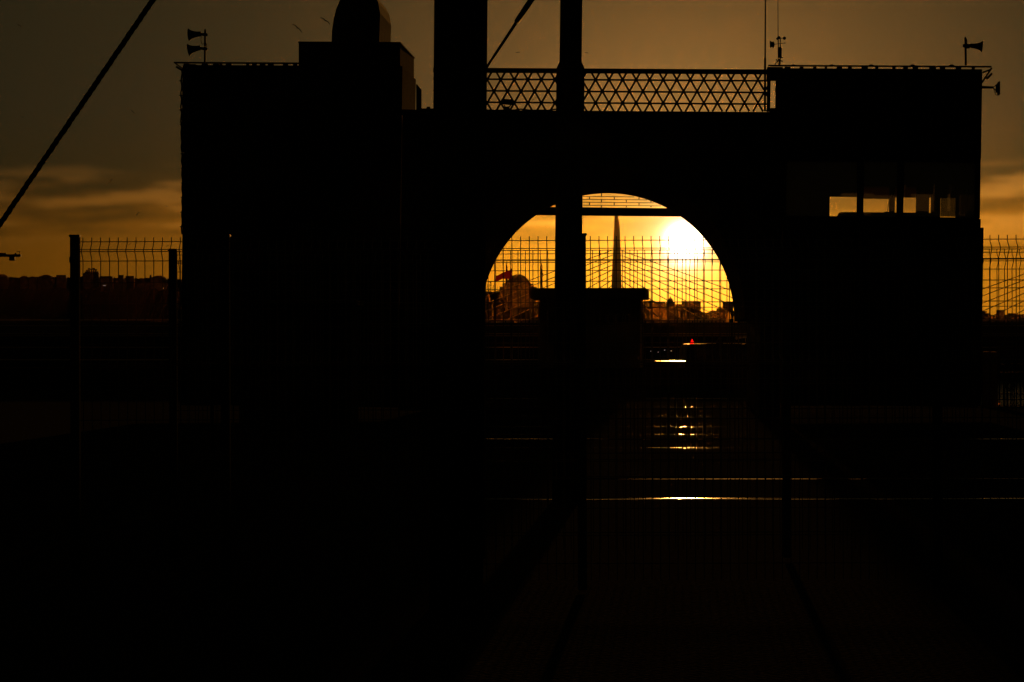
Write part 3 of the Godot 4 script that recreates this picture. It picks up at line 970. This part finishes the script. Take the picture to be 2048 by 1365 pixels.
func moored_boat() -> void:
	var d := 100.0
	var v := thing("moored_boat", "dark cabin boat moored beyond the archway, red beacon on its roof", "boat", G(1447, d, -1.5))
	var X := func(px: float) -> float: return (px - 1447.0) / F * d
	var Y := func(py: float) -> float: return P(0, py, d).y + 1.5
	var st := S()
	# hull: stern, two stations and a raked bow
	var st_list := []
	for e in [[0.0, 1.0, 0.0], [-3.5, 1.06, 0.05], [-7.0, 0.7, 0.25], [-9.2, 0.04, 0.5]]:
		var w: float = 1.62 * e[1]
		st_list.append([Vector3(-w, 1.25 + e[2], e[0]), Vector3(-w * 0.92, 0.5, e[0] * 0.97), Vector3(-w * 0.4, -0.25, e[0] * 0.92), Vector3(w * 0.4, -0.25, e[0] * 0.92), Vector3(w * 0.92, 0.5, e[0] * 0.97), Vector3(w, 1.25 + e[2], e[0])])
	for i in 3:
		for j in 6:
			quad(st, st_list[i][j], st_list[i][(j + 1) % 6], st_list[i + 1][(j + 1) % 6], st_list[i + 1][j])
	for j in range(1, 5): tri(st, st_list[0][0], st_list[0][j], st_list[0][j + 1])
	put(st, "hull", M.boat_paint, v)
	st = S()
	var poly := []
	for p in [[1376, 745], [1376, 706], [1378, 694], [1384, 688.6], [1390, 688], [1510, 688], [1516, 690], [1519, 700], [1520, 745]]:
		poly.append(Vector3(X.call(p[0]), Y.call(p[1]), -0.8))
	prism(st, poly, Vector3(0, 0, -4.5))
	var cabin := put(st, "cabin", M.boat_paint, v)
	for x in [-0.85, 0.0, 0.85]:
		st = S()
		bx(st, Vector3(x, Y.call(708), -0.79), Vector3(0.7, 0.5, 0.03))
		put(st, "window", M.tinted_glass, cabin)
	st = S(true)
	lathe(st, Vector3(X.call(1388), Y.call(688.5), -1.0), Vector3.UP, [[0.085, 0], [0.085, 0.04], [0.058, 0.12], [0.02, 0.2], [0.002, 0.23]], 12)
	put(st, "beacon_lamp", M.red_lamp, v)
	var lamp := OmniLight3D.new()
	lamp.name = "beacon_glow"
	lamp.light_color = Color(1, 0.03, 0.05)
	lamp.light_energy = 0.006
	lamp.light_size = 0.06
	lamp.omni_range = 20.0
	lamp.omni_attenuation = 2.0
	lamp.shadow_enabled = true
	v.add_child(lamp)
	lamp.position = Vector3(X.call(1388), Y.call(688.5) + 0.1, -1.0)
	for e in [[1416, 1436], [1451, 1486]]:
		st = S(true)
		crowned(st, X.call(e[0]), X.call(e[1]), -0.95, Y.call(688.0), 0.12, 0.03)
		put(st, "roof_bar", M.handrail, v)
	st = S()
	var c := Vector3(X.call(1443), Y.call(688), -1.0)
	prism(st, [c + Vector3(-0.15, 0, 0), c + Vector3(-0.06, 0.19, 0), c + Vector3(0.0, 0.3, 0), c + Vector3(0.08, 0.18, 0), c + Vector3(0.16, 0, 0)], Vector3(0, 0, -0.3))
	put(st, "roof_fin", M.rubber, v)
	st = S(true)
	tube(st, [Vector3(X.call(1475.5), Y.call(676.6), -1.0), Vector3(X.call(1478), Y.call(676.4), -1.0), Vector3(X.call(1480), Y.call(676.2), -1.0), Vector3(X.call(1499), Y.call(674.8), -1.0)], [0.03, 0.075, 0.04, 0.03], 16)
	for px in [1482.0, 1496.0]:
		tube(st, [Vector3(X.call(px), Y.call(688.2), -1.0), Vector3(X.call(px), Y.call(676), -1.0)], 0.015, 6)
	put(st, "roof_spotlight", M.handrail, v)

func flag() -> void:
	var d := 178.0
	var f := thing("flag_pole", "pole flying a red flag in front of the domed mosque", "flag", G(1023.6, d, -1.5))
	var o := f.position
	var st := S(true)
	tube(st, [Vector3(0, 0, 0), P(1023.6, 533, d) - o], [0.05, 0.02], 8)
	put(st, "pole", M.dark_steel, f)
	# the cloth: from the pole to the left, sagging and waving
	st = S(true)
	var rows := []
	for i in 25:
		var u := i / 24.0
		var top := Vector2(lerpf(1023.2, 992.0, u), 537.0 + 14.5 * pow(u, 0.8) + sin(u * 9.0) * 0.8)
		var bot := Vector2(lerpf(1023.0, 988.5, pow(u, 0.85)), 556.5 + 6.0 * u + sin(u * 8.0 + 1.0) * 1.0 + 1.5 * u * u)
		var col := []
		for j in 7:
			var p := top.lerp(bot, j / 6.0)
			col.append(P(p.x, p.y, d) - o + Vector3(0, 0, sin(u * 11.0 + j * 0.4) * 0.09 * u))
		rows.append(col)
	for i in 24:
		for j in 6: quad(st, rows[i][j], rows[i][j + 1], rows[i + 1][j + 1], rows[i + 1][j])
	var cloth := put(st, "cloth", M.flag_cloth, f)
	st = S()
	var c: Vector3 = rows[9][3] + Vector3(0, 0, 0.03)
	var cres := []
	for i in 13:
		var a := deg_to_rad(40 + 280.0 * i / 12.0)
		cres.append(c + Vector3(cos(a), sin(a), 0) * 0.15)
	for i in 13:
		var a := deg_to_rad(312 - 264.0 * i / 12.0)
		cres.append(c + Vector3(0.035, 0, 0) + Vector3(cos(a), sin(a), 0) * 0.115)
	prism(st, cres, Vector3(0, 0, 0.004))
	put(st, "crescent", M.flag_white, cloth)

# ---------------------------------------------------------------- on the roofs
func horn(parent: Node3D, bell: Vector3, neck: Vector3, r: float) -> void:
	var ax := neck - bell
	var l := ax.length()
	var st := S(true)
	lathe(st, bell, ax, [[r, 0], [r * 0.99, 0.012], [r * 0.80, l * 0.14], [r * 0.64, l * 0.3], [r * 0.52, l * 0.5], [r * 0.45, l * 0.7], [r * 0.42, l * 0.78], [r * 0.42, l], [0.01, l]], 20)
	lathe(st, bell + ax * 0.06, ax, [[r * 0.9, 0], [r * 0.5, l * 0.3], [0.01, l * 0.5]], 20)
	put(st, "horn", M.frame_paint, parent)
func roof_things() -> void:
	var s := thing("loudspeaker_pole", "pole with two horn loudspeakers on the left roof corner", "loudspeaker", B.position)
	s.transform = B.transform
	var z := -0.35
	var st := S(true)
	tube(st, [L(409.3, 124.3, z), L(409.8, 62, z), L(409.8, 59, z), L(409.8, 58, z)], [0.021, 0.021, 0.016, 0.005], 10)
	put(st, "pole", M.dark_steel, s)
	horn(s, L(376.8, 69.5, z), L(401.8, 67.8, z), 0.118)
	horn(s, L(376.3, 100, z), L(400.5, 95.5, z), 0.118)
	for y in [[401, 68.5, 414.5, 69.6], [399.5, 96.5, 414, 98.2]]:
		st = S()
		bar(st, L(y[0], y[1], z), L(y[2], y[3], z), 0.05, 0.052)
		put(st, "bracket", M.dark_steel, s)
	st = S(true)
	tube(st, [L(402.3, 72, z), L(401.6, 80, z), L(402.3, 86, z), L(404.5, 88.2, z), L(408.8, 87.6, z)], 0.007, 6)
	tube(st, [L(411.2, 86, z), L(413, 90, z), L(413.6, 95, z)], 0.009, 6)
	put(st, "cable", M.rubber, s)
	s = thing("loudspeaker_pole", "pole with a single horn loudspeaker on the right roof corner", "loudspeaker", B.position)
	s.transform = B.transform
	st = S(true)
	tube(st, [L(1932.4, 130.7, z), L(1931.6, 80, z), L(1931.4, 76, z), L(1931.3, 73.6, z)], [0.022, 0.022, 0.02, 0.006], 10)
	put(st, "pole", M.dark_steel, s)
	horn(s, L(1965.2, 93.2, z), L(1941.5, 91.4, z), 0.105)
	st = S()
	bar(st, L(1926.5, 91.6, z), L(1942, 91.2, z), 0.05, 0.06)
	bx(st, L(1937, 94.6, z), Vector3(0.06, 0.045, 0.05))
	put(st, "bracket", M.dark_steel, s)
	st = S(true)
	tube(st, [L(1932.5, 76, z), L(1934.4, 80, z), L(1935, 85, z), L(1934.6, 89, z)], 0.008, 6)
	put(st, "cable", M.rubber, s)
	# floodlight on an arm from the right wall
	s = thing("floodlight", "floodlight on a horizontal arm fixed to the right wall", "lamp", B.position)
	s.transform = B.transform
	st = S(true)
	tube(st, [L(1964.3, 174.6, -0.1), L(1985, 175, -0.1), L(1988, 174.6, -0.1)], [0.028, 0.022, 0.016], 10)
	put(st, "arm", M.dark_steel, s)
	st = S()
	bx(st, L(1998, 177, -0.1), Vector3(0.03, 0.25, 0.22), Basis(Vector3(0, 0, 1), 0.02), 0.008)
	put(st, "lamp_body", M.dark_steel, s)
	st = S()
	bx(st, L(1994, 177, -0.1), Vector3(0.02, 0.15, 0.16))
	for y in [170.0, 176.0, 182.0]: bx(st, L(1996, y, -0.1), Vector3(0.03, 0.018, 0.14))
	put(st, "heat_sink", M.dark_steel, s)
	st = S()
	bar(st, L(1986.5, 175, -0.1), L(1993.5, 169.5, -0.1), 0.03, 0.016)
	bar(st, L(1986.5, 175.5, -0.1), L(1993.5, 182, -0.1), 0.03, 0.016)
	put(st, "yoke", M.dark_steel, s)
	st = S(true)
	tube(st, [L(1987.5, 177, -0.1), L(1990, 184, -0.1), L(1992, 189.5, -0.1), L(1994.5, 190.6, -0.1), L(1997, 188.5, -0.1)], 0.007, 6)
	put(st, "cable", M.rubber, s)
	# weather station
	z = -0.45
	s = thing("weather_station", "weather station with cup anemometer and wind vane on the roof", "weather station", B.position)
	s.transform = B.transform
	st = S(true)
	tube(st, [L(1560, 130.7, z), L(1560, 118, z)], 0.018, 8)
	tube(st, [L(1557, 122, z), L(1556.8, 78, z)], 0.011, 8)
	tube(st, [L(1561, 122, z), L(1561, 76, z)], 0.011, 8)
	put(st, "mast", M.dark_steel, s)
	st = S()
	bx(st, L(1560.2, 105, z), Vector3(0.07, 0.2, 0.07), Basis(), 0.008)
	put(st, "housing", M.dark_steel, s)
	for c in [[1555.6, 77.2, 0.026], [1558.4, 75.2, 0.03], [1569.3, 76.4, 0.031]]:
		st = S(true)
		var p := []
		for i in 9: p.append([c[2] * sin(PI * i / 8.0) + 0.001, -c[2] * cos(PI * i / 8.0)])
		lathe(st, L(c[0], c[1], z), Vector3.UP, p, 14)
		put(st, "cup", M.dark_steel, s)
	st = S(true)
	tube(st, [L(1556, 76.5, z), L(1569.3, 76.3, z)], 0.006, 6)
	put(st, "cup_arm", M.dark_steel, s)
	st = S(true)
	tube(st, [L(1549, 88.6, z), L(1569, 86.2, z), L(1570, 86.1, z), L(1571.5, 86, z)], [0.006, 0.006, 0.011, 0.008], 6)
	put(st, "vane_rod", M.dark_steel, s)
	st = S()
	prism(st, [L(1540, 81.2, z), L(1545.4, 84, z), L(1546.6, 82.4, z), L(1549.5, 85.8, z), L(1549.4, 92.3, z), L(1546.5, 97, z), L(1545, 93.6, z), L(1540.2, 96, z)], Vector3(0, 0, -0.012))
	put(st, "vane_tail", M.dark_steel, s)
	st = S()
	bar(st, L(1549.5, 130.6, z), L(1555, 122, z), 0.02, 0.016)
	bar(st, L(1552.5, 118.8, z), L(1557, 124.4, z), 0.02, 0.02)
	bar(st, L(1560, 115.5, z), L(1566.5, 115.2, z), 0.02, 0.018)
	bar(st, L(1560, 121, z), L(1566, 122.8, z), 0.02, 0.02)
	put(st, "bracket", M.dark_steel, s)
	var a := thing("whip_antenna", "thick whip antenna standing left of the weather station", "antenna", B.position)
	a.transform = B.transform
	st = S(true)
	tube(st, [L(1530.3, 222.5, 0.05), L(1530.6, 117, 0.05), L(1530.7, 115, 0.05), L(1531.3, -30, 0.05)], [0.021, 0.021, 0.015, 0.012], 8)
	put(st, "rod", M.dark_steel, a)
	a = thing("whip_antenna", "thin wire antenna rising above the cup anemometer", "antenna", B.position)
	a.transform = B.transform
	st = S(true)
	tube(st, [L(1556.7, 130.7, z + 0.06), L(1556.6, 74, z + 0.06), L(1556.2, -30, z + 0.06)], [0.009, 0.008, 0.006], 6)
	put(st, "rod", M.dark_steel, a)
	# box-shaped lamp standing on the link behind the lattice
	var w := thing("roof_projector", "tilted projector lamp behind the lattice screen near the mast", "lamp", B.position)
	w.transform = B.transform
	st = S()
	bx(st, L(1015.5, 204, -0.5), Vector3(0.26, 0.095, 0.2), Basis(Vector3(0, 0, 1), deg_to_rad(-4)), 0.02)
	put(st, "lamp_body", M.dark_steel, w)
	st = S()
	bar(st, L(1008, 208, -0.5), L(1011, 217, -0.5), 0.03, 0.02)
	bar(st, L(1023, 208, -0.5), L(1017, 216, -0.5), 0.03, 0.02)
	bx(st, L(1013.5, 218, -0.5), Vector3(0.11, 0.085, 0.1))
	put(st, "yoke", M.dark_steel, w)
	var hose := thing("roof_hose", "slack hose lying along the foot of the lattice screen", "hose", B.position)
	hose.transform = B.transform
	st = S(true)
	var hp := []
	for i in 30: hp.append(L(968 + i * 5.2, 220.6 - 2.2 * maxf(0.0, sin(i * 0.42 - 4.2)) * (1.0 if i > 12 else 0.3), -0.4))
	tube(st, hp, 0.016, 6)
	put(st, "pipe", M.rubber, hose)

# ---------------------------------------------------------------- masts and stays
func strand(a: Vector3, b: Vector3, r: float, pitch: float, called: String, parent: Node3D) -> void:
	var d := (b - a).normalized()
	var u := d.cross(Vector3(0, 0, 1)).normalized()
	var w := d.cross(u)
	var n := int(a.distance_to(b) / pitch * 6.0)
	for s in 3:
		var st := S(true)
		var pts := []
		for i in n + 1:
			var q := TAU * (i / 6.0 + s / 3.0)
			pts.append(a.lerp(b, float(i) / n) + (u * cos(q) + w * sin(q)) * r * 0.33)
		tube(st, pts, r * 0.66, 6)
		put(st, called, M.rope, parent)
func masts() -> void:
	# thick near mast
	var d := 12.0
	var m := thing("steel_mast", "thick dark mast standing nearest, left of the archway", "mast", G(912, d))
	m.rotation.z = deg_to_rad(-0.45)
	var st := S(true)
	tube(st, [Vector3(0, -0.02, 0), Vector3(0, 3.4, 0), Vector3(0, 6.2, 0)], [0.1435, 0.1425, 0.138], 40)
	put(st, "shaft", M.post_paint, m)
	var g := thing("stay_rope", "twisted stay rope running down to the left from the near mast", "rope")
	var a := P(305.0 + 612.0 * 0.93, 0.0 - 1.468 * 612.0 * 0.93, d)
	var b := P(305.0 - 830.0, 1.468 * 830.0, d)
	b.y = maxf(b.y, 0.0)
	strand(a, b, 0.0165, 0.12, "strand", g)
	st = S()
	bx(st, Vector3(b.x, 0.03, b.z), Vector3(0.25, 0.1, 0.25), Basis(), 0.01)
	put(st, "anchor", M.dark_steel, g)
	# farther mast with a stepped collar
	d = 20.5
	m = thing("stepped_mast", "slimmer mast with a stepped collar in front of the archway", "mast", G(1131.8, d))
	m.rotation.z = deg_to_rad(-0.62)
	var k := d / F
	var y := func(py: float) -> float: return P(0, py, d).y
	st = S(true)
	tube(st, [Vector3(0, -0.02, 0), Vector3(0, y.call(230), 0)], [27.6 * k, 27.0 * k], 36)
	put(st, "shaft", M.post_paint, m)
	st = S(true)
	lathe(st, Vector3.ZERO, Vector3.UP, [[27 * k, y.call(229)], [28.2 * k, y.call(226)], [28.2 * k, y.call(137)], [25.6 * k, y.call(130)], [22.4 * k, y.call(124.5)], [22.3 * k, y.call(118)]], 36)
	put(st, "collar", M.post_paint, m)
	st = S(true)
	tube(st, [Vector3(0, y.call(122), 0), Vector3(0, y.call(-170), 0)], [22.3 * k, 22.0 * k], 36)
	put(st, "upper_shaft", M.post_paint, m)
	g = thing("stay_cable", "straight stay cable with a thick sleeve between the two masts", "cable", Vector3.ZERO)
	var top := P(1062.0 + 56.0, -1.0 - 56.0 * 1.49, d)
	var foot := B.transform * L(917.5, 219.0, -0.6)          # made fast on the link's roof, behind the near mast
	st = S(true)
	tube(st, [top, foot], 0.0195, 10)
	put(st, "cable", M.rope, g)
	var low := foot
	for i in 400:                                              # the sleeve ends where the photograph shows it
		low = top.lerp(foot, i / 400.0)
		if HZ + (EYE - low.y) * F / -low.z > 41.0: break
	st = S(true)
	tube(st, [top.lerp(low, 0.25), low, low + (foot - low).normalized() * 0.03], [0.031, 0.034, 0.022], 14)
	put(st, "sleeve", M.dark_steel, g)
	st = S()
	bx(st, foot, Vector3(0.16, 0.12, 0.16), Basis(), 0.01)
	put(st, "anchor", M.dark_steel, g)

# ---------------------------------------------------------------- welded-mesh fences
func fence(label: String, d: float, posts: Array, top_left: float, slope: float, height: float) -> void:
	var f := thing("mesh_fence", label, "fence", G(posts[0], d), "welded mesh fences across the quay")
	f.rotation.z = slope
	var top: float = P(0, top_left, d).y
	var k := d / F
	# one upright wire with its folds, shared by all
	var folds := [0.079, 0.74, 1.40]
	var pts := [Vector3(0, top, 0)]
	for y in folds:
		pts.append(Vector3(0, top - y + 0.046, 0)); pts.append(Vector3(0, top - y + 0.008, 0.046)); pts.append(Vector3(0, top - y - 0.008, 0.046)); pts.append(Vector3(0, top - y - 0.05, 0))
	pts.append(Vector3(0, 0.06, 0))
	var st := S()
	tube(st, pts, 0.0028, 5)
	var wire := mesh_of(st)
	st = S()
	bx(st, Vector3(0, (top + 0.005) / 2, 0), Vector3(0.052, top + 0.005, 0.052), Basis(), 0.004)
	var post := mesh_of(st)
	st = S()
	bx(st, Vector3(0, top + 0.01, 0), Vector3(0.062, 0.016, 0.062), Basis(), 0.004)
	var cap := mesh_of(st)
	for i in posts.size():
		var x: float = (posts[i] - posts[0]) * k
		var p := share(post, "post", M.post_paint, f, Transform3D(Basis(), Vector3(x, 0, 0)))
		share(cap, "cap", M.rubber, p, Transform3D())
		if i + 1 == posts.size(): break
		var x1: float = (posts[i + 1] - posts[0]) * k
		var panel := Node3D.new()
		panel.name = "panel"
		f.add_child(panel, true)
		panel.position = Vector3(x, 0, 0.03)
		var n := int(round((x1 - x) / 0.05))
		for j in range(1, n):
			share(wire, "wire", M.galvanised, panel, Transform3D(Basis(), Vector3((x1 - x) * j / n, 0, 0)))
		st = S()
		for e in [[0.025, 0.0], [0.073, 0.046], [0.084, 0.046], [0.137, 0.0], [0.262, 0.0], [0.384, 0.0], [0.506, 0.0], [0.62, 0.0], [0.734, 0.046], [0.745, 0.046], [0.86, 0.0], [1.06, 0.0], [1.26, 0.0], [1.394, 0.046], [1.405, 0.046], [1.52, 0.0], [1.72, 0.0], [1.9, 0.0]]:
			var w := S()
			tube(w, [Vector3(0.02, top - e[0], e[1] + 0.005), Vector3(x1 - x - 0.02, top - e[0], e[1] + 0.005)], 0.0026, 5)
			put(w, "crosswire", M.galvanised, panel)
func fences() -> void:
	fence("front welded-mesh fence whose left end post stands clear against the sky", 13.08, [151.5, 452.0, 1165.0, 1876.5, 2588.0], 476.0, deg_to_rad(0.17), 2.06)
	fence("second welded-mesh fence standing just behind the front one", 15.0, [347.5, 963.5, 1574.5, 2190.0], 503.5, deg_to_rad(0.2), 2.06)
	var h := thing("gate_hinge", "small hinge block on the front fence's left end post", "hinge", P(142.5, 520, 13.08))
	var st := S()
	bx(st, Vector3.ZERO, Vector3(0.022, 0.035, 0.04), Basis(), 0.004)
	put(st, "block", M.dark_steel, h)

# ---------------------------------------------------------------- gulls
func gulls() -> void:
	var list := [
		[594, 56, 19, 42, 330, "gull gliding with wings tilted, left of the ventilator hood"],
		[650, 41.5, 18, 34, 330, "gull gliding closest to the ventilator hood"],
		[38.5, 51.5, 9, 30, 420, "gull at the upper left corner of the sky"],
		[265, 224, 9, 45, 420, "gull between the stay rope and the left block"],
		[220.5, 363, 10, -55, 420, "gull banking steeply above the streaky clouds on the left"],
		[275, 428, 8, -48, 420, "gull low over the left clouds, right of the stay rope"],
		[44, 234.5, 6, 0, 600, "tiny gull far left, below the upper corner one"],
		[204.5, 118, 4, 20, 600, "tiny gull just right of the stay rope, high up"],
		[1036, 105, 8, -4, 420, "gull above the lattice screen between the two masts"],
		[1173, 105.8, 6, 8, 420, "gull just right of the stepped mast"],
		[1068, 198.5, 10, -38, 420, "gull seen through the lattice screen"],
		[258.5, 489, 6, -30, 600, "gull behind the front fence's top wires"],
		[335, 492, 6, -35, 600, "gull near the second fence post's top"],
		[333, 413, 4, 0, 600, "tiny gull close to the left block's edge"]]
	for g in list:
		var t := thing("gull", g[5], "bird", P(g[0], g[1], g[4]), "gulls in flight")
		t.rotation.z = deg_to_rad(-g[3])
		var half: float = 1.3 * g[2] / F * g[4] / 2.0
		var st := S(true)
		lathe(st, Vector3(0, -0.05 * half, 0.35 * half), Vector3(0, 0, -1), [[0.005, 0], [0.07 * half, 0.12 * half], [0.1 * half, 0.35 * half], [0.06 * half, 0.6 * half], [0.02, 0.75 * half]], 8)
		put(st, "body", M.feather, t)
		for s in [-1.0, 1.0]:
			st = S()
			var w := []
			for p in [[0.0, 0.0, 0.18], [0.35, 0.10, 0.20], [0.7, 0.06, 0.14], [1.0, -0.10, 0.02]]:
				w.append([Vector3(s * p[0] * half, p[1] * half - 0.02, -p[2] * half), Vector3(s * p[0] * half, p[1] * half - 0.04 * half, p[2] * half), p[2]])
			for i in 3:
				var th := Vector3(0, 0.17 * half * (1.0 - i * 0.15), 0)
				quad(st, w[i][0] + th, w[i + 1][0] + th * 0.7, w[i + 1][1] + th * 0.7, w[i][1] + th)
				quad(st, w[i][0], w[i][1], w[i + 1][1], w[i + 1][0])
				quad(st, w[i][1], w[i][1] + th, w[i + 1][1] + th * 0.7, w[i + 1][1])
				quad(st, w[i][0] + th, w[i][0], w[i + 1][0], w[i + 1][0] + th * 0.7)
			put(st, "wing", M.feather, t)
